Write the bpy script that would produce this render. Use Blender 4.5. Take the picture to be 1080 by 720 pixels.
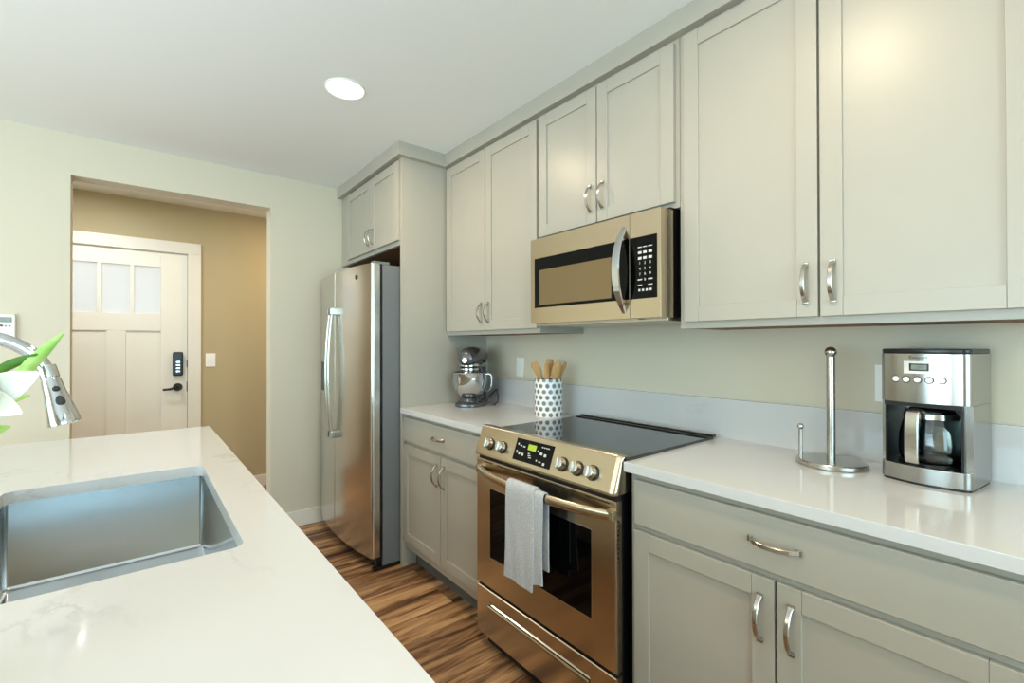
import bpy, bmesh, math, random
from mathutils import Vector, Matrix
random.seed(7)
for o in list(bpy.data.objects):
    bpy.data.objects.remove(o)
S = bpy.context.scene
COL = S.collection
PI = math.pi

# ------------------------------------------------------------------ camera
cam = bpy.data.cameras.new('camera')
cam.sensor_fit = 'HORIZONTAL'; cam.sensor_width = 36.0
cam.lens = 487.3 / 1080 * 36.0
cam.clip_start = 0.02
co = bpy.data.objects.new('camera', cam); COL.objects.link(co)
yaw, pit, rol = math.radians(39.0), math.radians(.314), math.radians(-.085)
fw = Vector((math.sin(yaw)*math.cos(pit), math.cos(yaw)*math.cos(pit), math.sin(pit)))
rt = Vector((math.cos(yaw), -math.sin(yaw), 0)); up = rt.cross(fw)
r2 = rt*math.cos(rol) + up*math.sin(rol); u2 = -rt*math.sin(rol) + up*math.cos(rol)
mw = Matrix((( r2.x, u2.x, -fw.x, 0), (r2.y, u2.y, -fw.y, 0), (r2.z, u2.z, -fw.z, 1.28), (0, 0, 0, 1)))
co.matrix_world = mw
S.camera = co

# ------------------------------------------------------------------ world, light, exposure
S.view_settings.view_transform = 'Standard'
S.view_settings.look = 'None'
S.view_settings.gamma = 1.0
S.view_settings.use_curve_mapping = False
S.view_settings.exposure = 0.18
W = bpy.data.worlds.new('sky'); S.world = W; W.use_nodes = True
W.node_tree.nodes['Background'].inputs[0].default_value = (0.86, 0.94, 1.0, 1)
W.node_tree.nodes['Background'].inputs[1].default_value = 1.05
S.cycles.max_bounces = 8; S.cycles.diffuse_bounces = 5; S.cycles.glossy_bounces = 5
S.cycles.transmission_bounces = 8; S.cycles.transparent_max_bounces = 8
S.cycles.caustics_reflective = False; S.cycles.caustics_refractive = False
S.cycles.use_denoising = True
S.cycles.sample_clamp_indirect = 6.0

def area_light(name, loc, direction, sx, sy, power, color):
    l = bpy.data.lights.new(name, 'AREA'); l.shape = 'RECTANGLE'; l.size = sx; l.size_y = sy
    l.energy = power; l.color = color
    o = bpy.data.objects.new(name, l); COL.objects.link(o)
    o.location = loc
    o.rotation_euler = Vector(direction).to_track_quat('-Z', 'Y').to_euler()
    return o
DAY = (0.52, 0.86, 1.0)
area_light('added_window_light', (-.2, -3.5, 1.35), (0, 1, -.05), 3.2, 1.9, 92, DAY)  # added cool fill at the unseen back window
area_light('added_side_window_light', (-3.9, 0.6, 1.40), (1, 0, -.12), 2.8, 1.6, 58, DAY)  # added cool fill at the unseen left window
area_light('added_uplight', (-2.3, .5, .5), (.42, .14, 1), 2.2, 5.2, 138, (0.85, 0.95, 1.0))  # unseen upward light added to brighten the ceiling
CAN_POWER = 7.6
CAN_COLOR = (1.0, 0.77, 0.52)
HALL_POWER = 17.0

# ------------------------------------------------------------------ materials
def lin(c):
    return tuple(((x/255)/12.92 if x/255 <= 0.04045 else (((x/255)+0.055)/1.055)**2.4) for x in c) + (1,)
MATS = {}
def mat(name, rgb, rough=0.5, metal=0.0, spec=0.5, **kw):
    m = bpy.data.materials.new(name); m.use_nodes = True
    b = m.node_tree.nodes['Principled BSDF']
    b.inputs['Base Color'].default_value = lin(rgb)
    b.inputs['Roughness'].default_value = rough
    b.inputs['Metallic'].default_value = metal
    b.inputs['Specular IOR Level'].default_value = spec
    for k, v in kw.items():
        b.inputs[k.replace('_', ' ')].default_value = v
    MATS[name] = m
    return m
def nt(m): return m.node_tree.nodes, m.node_tree.links, m.node_tree.nodes['Principled BSDF']
def node(N, t, **kw):
    n = N.new(t)
    for k, v in kw.items(): setattr(n, k, v)
    return n
def coords(m, scale=(1, 1, 1), rot=(0, 0, 0)):
    N, L, b = nt(m)
    tc = node(N, 'ShaderNodeTexCoord'); mp = node(N, 'ShaderNodeMapping')
    mp.inputs['Scale'].default_value = scale; mp.inputs['Rotation'].default_value = rot
    L.new(tc.outputs['Object'], mp.inputs['Vector'])
    return mp.outputs['Vector']
def ramp(N, stops):
    r = node(N, 'ShaderNodeValToRGB')
    e = r.color_ramp.elements
    while len(e) > 1: e.remove(e[0])
    e[0].position, e[0].color = stops[0]
    for p, c in stops[1:]:
        x = e.new(p); x.color = c
    return r
def bump_noise(m, scale=60, strength=0.05, dist=0.002, stretch=(1, 1, 1)):
    N, L, b = nt(m)
    n = node(N, 'ShaderNodeTexNoise'); n.inputs['Scale'].default_value = scale; n.inputs['Detail'].default_value = 4
    L.new(coords(m, stretch), n.inputs['Vector'])
    bp = node(N, 'ShaderNodeBump'); bp.inputs['Strength'].default_value = strength; bp.inputs['Distance'].default_value = dist
    L.new(n.outputs['Fac'], bp.inputs['Height']); L.new(bp.outputs['Normal'], b.inputs['Normal'])
def tint_noise(m, rgb2, scale=4, lo=0.35, hi=0.65, stretch=(1, 1, 1), detail=4):
    N, L, b = nt(m)
    n = node(N, 'ShaderNodeTexNoise'); n.inputs['Scale'].default_value = scale; n.inputs['Detail'].default_value = detail
    L.new(coords(m, stretch), n.inputs['Vector'])
    r = ramp(N, [(lo, tuple(b.inputs['Base Color'].default_value)), (hi, lin(rgb2))])
    L.new(n.outputs['Fac'], r.inputs['Fac']); L.new(r.outputs['Color'], b.inputs['Base Color'])
def rough_noise(m, lo, hi, scale, stretch):
    N, L, b = nt(m)
    n = node(N, 'ShaderNodeTexNoise'); n.inputs['Scale'].default_value = scale; n.inputs['Detail'].default_value = 3
    L.new(coords(m, stretch), n.inputs['Vector'])
    mr = node(N, 'ShaderNodeMapRange'); mr.inputs['To Min'].default_value = lo; mr.inputs['To Max'].default_value = hi
    L.new(n.outputs['Fac'], mr.inputs['Value']); L.new(mr.outputs['Result'], b.inputs['Roughness'])

m_wall = mat('sage_wall_paint', (214, 207, 187), 0.75, spec=0.25); bump_noise(m_wall, 220, 0.04, 0.001)
m_hall = mat('hall_wall_paint', (184, 170, 136), 0.7, spec=0.25); bump_noise(m_hall, 220, 0.04, 0.001)
m_ceil = mat('white_ceiling_paint', (238, 240, 239), 0.85, spec=0.2); bump_noise(m_ceil, 260, 0.04, 0.001)
m_trim = mat('white_trim_paint', (232, 228, 216), 0.4); tint_noise(m_trim, (228, 224, 212), 3)
m_cab = mat('grey_cabinet_paint', (178, 174, 162), 0.34, spec=0.45); tint_noise(m_cab, (175, 171, 159), 2.5)
m_cabwood = mat('raw_cabinet_underside', (132, 88, 44), 0.6); tint_noise(m_cabwood, (104, 66, 30), 6, stretch=(1, 8, 1))
m_toe = mat('dark_toe_kick', (112, 118, 120), 0.6); tint_noise(m_toe, (104, 110, 112), 4)
m_door = mat('cream_entry_door', (240, 236, 224), 0.45); tint_noise(m_door, (237, 233, 221), 3)

m_quartz = mat('white_quartz', (232, 231, 226), 0.09, spec=0.5)
def quartz():
    N, L, b = nt(m_quartz)
    v = coords(m_quartz, (1, 1, 1), (0, 0, 0.6))
    n1 = node(N, 'ShaderNodeTexNoise'); n1.inputs['Scale'].default_value = 1.9; n1.inputs['Detail'].default_value = 9; n1.inputs['Roughness'].default_value = 0.62
    n1.inputs['Distortion'].default_value = 0.5
    L.new(v, n1.inputs['Vector'])
    r1 = ramp(N, [(0.485, (0, 0, 0, 1)), (0.5, (1, 1, 1, 1)), (0.515, (0, 0, 0, 1))])
    L.new(n1.outputs['Fac'], r1.inputs['Fac'])
    n2 = node(N, 'ShaderNodeTexNoise'); n2.inputs['Scale'].default_value = 2.6; n2.inputs['Detail'].default_value = 3
    L.new(v, n2.inputs['Vector'])
    r2_ = ramp(N, [(0.52, (0, 0, 0, 1)), (0.72, (0.42, 0.42, 0.42, 1))])
    L.new(n2.outputs['Fac'], r2_.inputs['Fac'])
    mu = node(N, 'ShaderNodeMath', operation='MULTIPLY')
    L.new(r1.outputs['Color'], mu.inputs[0]); L.new(r2_.outputs['Color'], mu.inputs[1])
    mx = node(N, 'ShaderNodeMix', data_type='RGBA')
    mx.inputs['A'].default_value = lin((210, 210, 209)); mx.inputs['B'].default_value = lin((150, 150, 148))
    L.new(mu.outputs[0], mx.inputs['Factor']); L.new(mx.outputs['Result'], b.inputs['Base Color'])
quartz()

m_floor = mat('wood_plank_floor', (150, 100, 60), 0.38, spec=0.4)
def floor_mat():
    N, L, b = nt(m_floor)
    v = coords(m_floor)
    br = node(N, 'ShaderNodeTexBrick'); br.offset = 0.37; br.offset_frequency = 2; br.squash = 1.0
    br.inputs['Scale'].default_value = 1.0
    br.inputs['Brick Width'].default_value = 1.22; br.inputs['Row Height'].default_value = 0.152
    br.inputs['Mortar Size'].default_value = 0.0012; br.inputs['Mortar Smooth'].default_value = 0.1
    br.inputs['Color1'].default_value = (0, 0, 0, 1); br.inputs['Color2'].default_value = (1, 1, 1, 1); br.inputs['Mortar'].default_value = (0.5, 0.5, 0.5, 1)
    L.new(v, br.inputs['Vector'])
    # per-plank offset of the grain
    sc = node(N, 'ShaderNodeVectorMath', operation='SCALE'); sc.inputs['Scale'].default_value = 17.0
    L.new(br.outputs['Color'], sc.inputs[0])
    st = node(N, 'ShaderNodeVectorMath', operation='MULTIPLY'); st.inputs[1].default_value = (1.6, 17.0, 1.0)
    L.new(v, st.inputs[0])
    ad = node(N, 'ShaderNodeVectorMath', operation='ADD'); L.new(st.outputs[0], ad.inputs[0]); L.new(sc.outputs[0], ad.inputs[1])
    g = node(N, 'ShaderNodeTexNoise'); g.inputs['Scale'].default_value = 1.0; g.inputs['Detail'].default_value = 7; g.inputs['Roughness'].default_value = 0.66; g.inputs['Distortion'].default_value = 0.55
    L.new(ad.outputs[0], g.inputs['Vector'])
    r = ramp(N, [(0.36, lin((66, 42, 30))), (0.45, lin((122, 84, 56))), (0.53, lin((172, 128, 88))), (0.62, lin((200, 156, 110))), (0.78, lin((222, 186, 142)))])
    L.new(g.outputs['Fac'], r.inputs['Fac'])
    # plank tone
    hs = node(N, 'ShaderNodeHueSaturation')
    mr = node(N, 'ShaderNodeMapRange'); mr.inputs['To Min'].default_value = 0.8; mr.inputs['To Max'].default_value = 1.15
    L.new(br.outputs['Color'], mr.inputs['Value']); L.new(mr.outputs['Result'], hs.inputs['Value'])
    L.new(r.outputs['Color'], hs.inputs['Color'])
    mx = node(N, 'ShaderNodeMix', data_type='RGBA'); mx.inputs['B'].default_value = lin((62, 40, 26))
    L.new(br.outputs['Fac'], mx.inputs['Factor']); L.new(hs.outputs['Color'], mx.inputs['A'])
    L.new(mx.outputs['Result'], b.inputs['Base Color'])
    bp = node(N, 'ShaderNodeBump'); bp.inputs['Strength'].default_value = 0.12; bp.inputs['Distance'].default_value = 0.002
    L.new(g.outputs['Fac'], bp.inputs['Height']); L.new(bp.outputs['Normal'], b.inputs['Normal'])
floor_mat()

m_steel = mat('stainless_steel', (208, 206, 200), 0.2, 1.0); rough_noise(m_steel, 0.16, 0.27, 3, (3, 3, 120))
m_wsteel = mat('reflection_tinted_steel', (200, 184, 158), 0.22, 1.0); rough_noise(m_wsteel, 0.19, 0.27, 3, (3, 3, 120))  # warm reflections of the room tinted into the steel colour
m_cmsteel = mat('coffee_maker_steel', (168, 168, 165), 0.24, 1.0); rough_noise(m_cmsteel, 0.18, 0.28, 3, (3, 3, 120))
m_sink = mat('sink_steel', (200, 204, 206), 0.14, 1.0); rough_noise(m_sink, 0.09, 0.24, 5, (1, 1, 4))
m_chrome = mat('chrome', (206, 208, 210), 0.05, 1.0); rough_noise(m_chrome, 0.04, 0.07, 8, (1, 1, 1))
m_nickel = mat('brushed_nickel', (190, 186, 178), 0.22, 1.0); rough_noise(m_nickel, 0.18, 0.28, 60, (1, 1, 1))
m_black = mat('black_plastic', (20, 20, 22), 0.3); rough_noise(m_black, 0.25, 0.36, 20, (1, 1, 1))
m_blackgl = mat('black_glass', (5, 5, 6), 0.04, spec=0.16); rough_noise(m_blackgl, 0.03, 0.05, 5, (1, 1, 1))
m_cooktop = mat('cooktop_glass', (26, 30, 32), 0.05, spec=1.0); rough_noise(m_cooktop, 0.04, 0.07, 5, (1, 1, 1))
m_case = mat('grey_appliance_case', (112, 116, 118), 0.42); bump_noise(m_case, 400, 0.05, 0.001)
m_blackenamel = mat('black_enamel', (14, 14, 15), 0.18); rough_noise(m_blackenamel, 0.14, 0.24, 30, (1, 1, 1))
m_white = mat('white_plastic', (246, 245, 240), 0.35); tint_noise(m_white, (243, 242, 237), 3)
m_bronze = mat('dark_bronze', (44, 34, 28), 0.3, 0.7); rough_noise(m_bronze, 0.24, 0.36, 30, (1, 1, 1))
m_lcd = mat('grey_lcd', (140, 152, 140), 0.2); tint_noise(m_lcd, (120, 132, 122), 40)
m_rubber = mat('dark_rubber', (40, 44, 48), 0.5); rough_noise(m_rubber, 0.45, 0.55, 30, (1, 1, 1))
m_red = mat('dull_red_button', (120, 64, 60), 0.4); tint_noise(m_red, (112, 58, 54), 30)
m_print = mat('white_print', (214, 214, 210), 0.5); tint_noise(m_print, (208, 208, 204), 30)
m_greyprint = mat('grey_print', (96, 96, 94), 0.5); tint_noise(m_greyprint, (90, 90, 88), 30)
m_mixer = mat('pewter_mixer_enamel', (92, 94, 98), 0.22, 0.6, **{'Coat_Weight': 0.6}); rough_noise(m_mixer, 0.18, 0.28, 40, (1, 1, 1))
m_gap = mat('shadow_gap_black', (12, 12, 12), 0.7); tint_noise(m_gap, (16, 16, 16), 10)

m_wood = mat('bamboo_utensil_wood', (206, 160, 98), 0.5); tint_noise(m_wood, (176, 126, 68), 14, stretch=(3, 3, 0.4))
m_towel = mat('grey_towel_cloth', (206, 208, 210), 0.95, spec=0.1); tint_noise(m_towel, (184, 188, 192), 220, 0.4, 0.6); bump_noise(m_towel, 420, 0.5, 0.003)
m_petal = mat('white_petal', (244, 244, 238), 0.5, spec=0.3, Subsurface_Weight=0.25); tint_noise(m_petal, (236, 240, 222), 14)
m_petal.node_tree.nodes['Principled BSDF'].inputs['Subsurface Radius'].default_value = (0.02, 0.02, 0.015)
m_leaf = mat('light_green_leaf', (176, 214, 128), 0.45, spec=0.3); tint_noise(m_leaf, (150, 200, 98), 30, stretch=(1, 1, 3))
m_dleaf = mat('deep_green_leaf', (92, 140, 58), 0.45, spec=0.3); tint_noise(m_dleaf, (70, 116, 46), 30, stretch=(1, 1, 3))
m_pollen = mat('yellow_anther', (196, 168, 60), 0.8); tint_noise(m_pollen, (170, 130, 40), 60)
m_vase = mat('white_ceramic', (230, 230, 226), 0.2); tint_noise(m_vase, (226, 226, 221), 6)

m_green_lcd = mat('green_clock_display', (150, 170, 50), 0.3)
b_ = m_green_lcd.node_tree.nodes['Principled BSDF']
b_.inputs['Emission Color'].default_value = lin((190, 214, 60)); b_.inputs['Emission Strength'].default_value = 0.35
tint_noise(m_green_lcd, (130, 150, 40), 300)

m_lens = mat('lit_lamp_lens', (255, 250, 240), 0.5)
b_ = m_lens.node_tree.nodes['Principled BSDF']
b_.inputs['Emission Color'].default_value = (1.0, 0.95, 0.86, 1); b_.inputs['Emission Strength'].default_value = 6.0
bump_noise(m_lens, 300, 0.05, 0.001)

def glass(name, rgb, rough=0.0):
    m = mat(name, rgb, rough, Transmission_Weight=1.0, IOR=1.45)
    return m
m_glass = glass('clear_carafe_glass', (236, 244, 244)); rough_noise(m_glass, 0.0, 0.02, 3, (1, 1, 1))

m_pane = bpy.data.materials.new('door_lite_glass'); m_pane.use_nodes = True
def pane():
    N, L, b = nt(m_pane)
    out = N['Material Output']
    b.inputs['Base Color'].default_value = lin((222, 220, 210)); b.inputs['Roughness'].default_value = 0.15
    tr = node(N, 'ShaderNodeBsdfTranslucent'); tr.inputs['Color'].default_value = (0.95, 0.95, 0.93, 1)
    tp = node(N, 'ShaderNodeBsdfTransparent')
    n = node(N, 'ShaderNodeTexNoise'); n.inputs['Scale'].default_value = 3
    L.new(coords(m_pane), n.inputs['Vector'])
    mr = node(N, 'ShaderNodeMapRange'); mr.inputs['To Min'].default_value = 0.35; mr.inputs['To Max'].default_value = 0.65
    L.new(n.outputs['Fac'], mr.inputs['Value'])
    m1 = node(N, 'ShaderNodeMixShader'); L.new(mr.outputs['Result'], m1.inputs[0]); L.new(b.outputs[0], m1.inputs[1]); L.new(tr.outputs[0], m1.inputs[2])
    m2 = node(N, 'ShaderNodeMixShader'); m2.inputs[0].default_value = 0.35
    L.new(m1.outputs[0], m2.inputs[1]); L.new(tp.outputs[0], m2.inputs[2])
    L.new(m2.outputs[0], out.inputs['Surface'])
pane()

m_crock = mat('white_crock_with_grey_dots', (240, 240, 236), 0.25)
def crock_mat():
    N, L, b = nt(m_crock)
    tc = node(N, 'ShaderNodeTexCoord'); sp = node(N, 'ShaderNodeSeparateXYZ'); L.new(tc.outputs['Object'], sp.inputs[0])
    def M_(op, a, c=None):
        n = node(N, 'ShaderNodeMath', operation=op)
        for i, x in enumerate((a, c)):
            if x is None: continue
            if isinstance(x, (int, float)): n.inputs[i].default_value = x
            else: L.new(x, n.inputs[i])
        return n.outputs[0]
    ang = M_('ARCTAN2', sp.outputs['Y'], sp.outputs['X'])
    u = M_('MULTIPLY', ang, 13 / (2*PI)); v = M_('MULTIPLY', sp.outputs['Z'], 1/0.0285)
    row = M_('FLOOR', v); half = M_('MULTIPLY', M_('MODULO', row, 2.0), 0.5)
    fu = M_('SUBTRACT', M_('FRACT', M_('ADD', M_('ADD', u, half), 30.0)), 0.5)
    fv = M_('SUBTRACT', M_('FRACT', v), 0.5)
    n = node(N, 'ShaderNodeTexNoise'); n.inputs['Scale'].default_value = 130; L.new(tc.outputs['Object'], n.inputs['Vector'])
    d = M_('SQRT', M_('ADD', M_('POWER', M_('MULTIPLY', fu, 1.2), 2.0), M_('POWER', fv, 2.0)))
    d2 = M_('ADD', d, M_('MULTIPLY', M_('SUBTRACT', n.outputs['Fac'], 0.5), 0.16))
    r = ramp(N, [(0.36, lin((122, 122, 126))), (0.40, lin((240, 240, 236)))])
    L.new(d2, r.inputs['Fac']); L.new(r.outputs['Color'], b.inputs['Base Color'])
crock_mat()

# ------------------------------------------------------------------ mesh builder
class M:
    def __init__(s): s.bm = bmesh.new()
    def merge(s, t, mtx=None):
        if mtx is not None: bmesh.ops.transform(t, matrix=mtx, verts=t.verts)
        me = bpy.data.meshes.new('tmp'); t.to_mesh(me); t.free()
        s.bm.from_mesh(me); bpy.data.meshes.remove(me)
        return s
    def box(s, x0, x1, y0, y1, z0, z1, bev=0.0, seg=2, mtx=None):
        t = bmesh.new(); bmesh.ops.create_cube(t, size=1)
        for v in t.verts:
            v.co = Vector(((x0+x1)/2 + v.co.x*(x1-x0), (y0+y1)/2 + v.co.y*(y1-y0), (z0+z1)/2 + v.co.z*(z1-z0)))
        if bev > 0: bmesh.ops.bevel(t, geom=list(t.edges), offset=bev, segments=seg, profile=0.5, affect='EDGES')
        return s.merge(t, mtx)
    def prism(s, pts, vec, bev=0.0, seg=2):
        t = bmesh.new()
        f = t.faces.new([t.verts.new(Vector(p)) for p in pts])
        e = bmesh.ops.extrude_face_region(t, geom=[f])
        bmesh.ops.translate(t, vec=Vector(vec), verts=[g for g in e['geom'] if isinstance(g, bmesh.types.BMVert)])
        bmesh.ops.recalc_face_normals(t, faces=t.faces)
        if bev > 0:
            ed = [x for x in t.edges if len(x.link_faces) == 2 and x.calc_face_angle(0) > 0.6]
            bmesh.ops.bevel(t, geom=ed, offset=bev, segments=seg, profile=0.5, affect='EDGES')
        return s.merge(t)
    def cyl(s, p0, p1, r0, r1=None, n=24, bev=0.0):
        r1 = r0 if r1 is None else r1
        p0, p1 = Vector(p0), Vector(p1); d = p1-p0
        t = bmesh.new(); bmesh.ops.create_cone(t, cap_ends=True, segments=n, radius1=r0, radius2=r1, depth=d.length)
        if bev > 0:
            ed = [x for x in t.edges if len(x.link_faces) == 2 and x.calc_face_angle(0) > 0.9]
            bmesh.ops.bevel(t, geom=ed, offset=bev, segments=2, profile=0.5, affect='EDGES')
        q = d.to_track_quat('Z', 'Y').to_matrix().to_4x4()
        return s.merge(t, Matrix.Translation((p0+p1)/2) @ q)
    def ball(s, c, r, n=20, scale=(1, 1, 1), mtx=None):
        t = bmesh.new(); bmesh.ops.create_uvsphere(t, u_segments=n, v_segments=max(8, n//2), radius=1)
        m = Matrix.Translation(Vector(c)) @ Matrix.Diagonal((r*scale[0], r*scale[1], r*scale[2], 1))
        return s.merge(t, m if mtx is None else mtx @ m)
    def lathe(s, prof, c=(0, 0, 0), n=36, sx=1.0, sy=1.0, mtx=None):
        t = bmesh.new(); rings = []
        for r, z in prof:
            if r < 1e-6: rings.append([t.verts.new((0, 0, z))])
            else: rings.append([t.verts.new((r*math.cos(2*PI*k/n)*sx, r*math.sin(2*PI*k/n)*sy, z)) for k in range(n)])
        for a, b in zip(rings, rings[1:]):
            for k in range(n):
                k2 = (k+1) % n
                if len(a) == 1 and len(b) == 1: continue
                if len(a) == 1: t.faces.new((a[0], b[k2], b[k]))
                elif len(b) == 1: t.faces.new((a[k], a[k2], b[0]))
                else: t.faces.new((a[k], a[k2], b[k2], b[k]))
        bmesh.ops.recalc_face_normals(t, faces=t.faces)
        m = Matrix.Translation(Vector(c))
        return s.merge(t, m if mtx is None else mtx @ m)
    def rings(s, loops, closed=True, caps=True):
        t = bmesh.new(); R = [[t.verts.new(Vector(p)) for p in lp] for lp in loops]; n = len(R[0])
        for a, b in zip(R, R[1:]):
            for k in range(n if closed else n-1):
                k2 = (k+1) % n
                t.faces.new((a[k], a[k2], b[k2], b[k]))
        if caps and closed:
            t.faces.new(list(reversed(R[0]))); t.faces.new(R[-1])
        bmesh.ops.recalc_face_normals(t, faces=t.faces)
        return s.merge(t)
    def tube(s, pts, r, n=12, flat=1.0):
        pts = [Vector(p) for p in pts]; rr = r if isinstance(r, (list, tuple)) else [r]*len(pts)
        loops = []; nrm = None
        for i, p in enumerate(pts):
            d = (pts[min(i+1, len(pts)-1)] - pts[max(i-1, 0)]).normalized()
            if nrm is None:
                nrm = d.orthogonal().normalized()
                if abs(d.z) < 0.9: nrm = (Vector((0, 0, 1)) - d*d.z).normalized()
            nrm = (nrm - d*nrm.dot(d)).normalized(); b = d.cross(nrm)
            loops.append([p + nrm*rr[i]*math.cos(2*PI*k/n) + b*rr[i]*flat*math.sin(2*PI*k/n) for k in range(n)])
        return s.rings(loops)
    def strap(s, pts, side, w, t):
        pts = [Vector(p) for p in pts]; side = Vector(side).normalized(); loops = []
        ww = w if isinstance(w, (list, tuple)) else [w]*len(pts)
        for i, p in enumerate(pts):
            d = (pts[min(i+1, len(pts)-1)] - pts[max(i-1, 0)]).normalized(); nn = d.cross(side).normalized()
            h = ww[i]/2; c = t*0.3
            prof = [(-h, -t/2+c), (-h+c, -t/2), (h-c, -t/2), (h, -t/2+c), (h, t/2-c), (h-c, t/2), (-h+c, t/2), (-h, t/2-c)]
            loops.append([p + side*a + nn*b for a, b in prof])
        return s.rings(loops)

def smooth_pts(pts, k=6):
    pts = [Vector(p) for p in pts]; out = []
    P = [pts[0]*2-pts[1]] + pts + [pts[-1]*2-pts[-2]]
    for i in range(1, len(P)-2):
        a, b, c, d = P[i-1:i+3]
        for j in range(k):
            t = j/k
            out.append(0.5*((2*b) + (c-a)*t + (2*a-5*b+4*c-d)*t*t + (3*b-a-3*c+d)*t**3))
    out.append(pts[-1])
    return out

ORG = {}
def obj(name, m, material, parent=None, world=True, angle=35):
    """link a mesh; with world=True its vertices are given in world space even under a parent"""
    me = bpy.data.meshes.new(name); bm = m.bm
    off = ORG.get(parent.name, Vector((0, 0, 0))) if (parent is not None and world) else Vector((0, 0, 0))
    if off.length: bmesh.ops.translate(bm, vec=-off, verts=bm.verts)
    bm.to_mesh(me); bm.free()
    for p in me.polygons: p.use_smooth = True
    me.set_sharp_from_angle(angle=math.radians(angle))
    if isinstance(material, (list, tuple)):
        for x in material: me.materials.append(x)
    else: me.materials.append(material)
    o = bpy.data.objects.new(name, me); COL.objects.link(o)
    if angle < 45:
        wn = o.modifiers.new('weighted normals', 'WEIGHTED_NORMAL'); wn.keep_sharp = True; wn.weight = 60
    if parent is not None:
        o.parent = parent; ORG[o.name] = off
    return o
def tag(o, label=None, cat=None, group=None, kind=None):
    if label: o['label'] = label
    if cat: o['category'] = cat
    if group: o['group'] = group
    if kind: o['kind'] = kind
    return o
def thing(name, label, cat, loc=(0, 0, 0), rotz=0.0, group=None):
    o = bpy.data.objects.new(name, None); COL.objects.link(o)
    o.location = loc; o.rotation_euler = (0, 0, rotz); o.empty_display_size = 0.05
    ORG[o.name] = Vector(loc)
    return tag(o, label, cat, group)
def struct(name, m, material, angle=35):
    return tag(obj(name, m, material, angle=angle), kind='structure')
def kids(o): return [c for c in bpy.data.objects if c.parent == o]
def dup(root, loc, label=None, rotz=None):
    r = root.copy(); COL.objects.link(r); r.location = loc
    if rotz is not None: r.rotation_euler = (0, 0, rotz)
    if label: r['label'] = label
    for c in kids(root):
        c2 = c.copy(); COL.objects.link(c2); c2.parent = r
        for g in kids(c):
            g2 = g.copy(); COL.objects.link(g2); g2.parent = c2
    return r
def text_on(m, body, size, center, ex, ey, depth=0.0004):
    """add flat lettering to mesh builder m, centred at center, reading along ex with up ey"""
    cu = bpy.data.curves.new('lettering', 'FONT'); cu.body = body; cu.size = size; cu.align_x = 'CENTER'; cu.align_y = 'CENTER'
    cu.extrude = depth/2; cu.resolution_u = 2
    o = bpy.data.objects.new('lettering', cu); COL.objects.link(o)
    bpy.context.view_layer.update()
    me = bpy.data.meshes.new_from_object(o.evaluated_get(bpy.context.evaluated_depsgraph_get()))
    ex, ey = Vector(ex).normalized(), Vector(ey).normalized(); ez = ex.cross(ey)
    T = Matrix(((ex.x, ey.x, ez.x, center[0]), (ex.y, ey.y, ez.y, center[1]), (ex.z, ey.z, ez.z, center[2]), (0, 0, 0, 1)))
    me.transform(T); m.bm.from_mesh(me)
    bpy.data.objects.remove(o); bpy.data.curves.remove(cu); bpy.data.meshes.remove(me)

# ------------------------------------------------------------------ key dimensions (metres)
XW = 1.79          # cabinet wall
XB = 1.77          # backsplash face
YF = 3.49          # far wall with the opening
YH = 4.70          # hall back wall with the entry door
ZC = 2.437         # ceiling
CT = 0.914         # worktop height
XL, YB = -4.0, -3.6

# ------------------------------------------------------------------ the room
struct('floor', M().box(XL-.1, 3.0, YB-.1, YH+.1, -.05, 0), m_floor)
struct('ceiling', M().box(XL-.1, 3.0, YB-.1, YH+.1, ZC, ZC+.05), m_ceil)
struct('wall_right', M().box(XW, XW+.12, YB, YF, 0, ZC), m_wall)
OX0, OX1, OZ = -.289, .704, 2.212
w = M().box(XL, OX0, YF, YF+.12, 0, ZC).box(OX1, XW+.12, YF, YF+.12, 0, ZC).box(OX0, OX1, YF, YF+.12, OZ, ZC)
struct('wall_far', w, m_wall)
w = M().box(XL-.1, XL, YB, -.8, 0, ZC).box(XL-.1, XL, 2.0, YF+.12, 0, ZC).box(XL-.1, XL, -.8, 2.0, 0, .6).box(XL-.1, XL, -.8, 2.0, 2.3, ZC)
struct('wall_left', w, m_wall)
w = M().box(XL-.1, -1.9, YB-.1, YB, 0, ZC).box(1.5, XW+.12, YB-.1, YB, 0, ZC).box(-1.9, 1.5, YB-.1, YB, 0, .4).box(-1.9, 1.5, YB-.1, YB, 2.3, ZC)
struct('wall_back', w, m_wall)
def window(name, a, b, z0, z1, along, pos):
    m = M(); f = .05; mids = 3
    def bx(p0, p1, q0, q1, d0=-.06, d1=-.02):
        if along == 'x': m.box(p0, p1, pos+d0, pos+d1, q0, q1, .004)
        else: m.box(pos+d0, pos+d1, p0, p1, q0, q1, .004)
    bx(a, a+f, z0, z1); bx(b-f, b, z0, z1); bx(a+f, b-f, z0, z0+f); bx(a+f, b-f, z1-f, z1)
    for k in range(1, mids):
        c = a + (b-a)*k/mids; bx(c-.025, c+.025, z0+f, z1-f)
    return struct(name, m, m_trim)
window('added_window_1', -1.9, 1.5, .4, 2.3, 'x', YB)  # unseen window added behind the camera to bring in daylight
window('added_window_2', -.8, 2.0, .6, 2.3, 'y', XL)  # unseen window added on the left for more daylight
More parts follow.
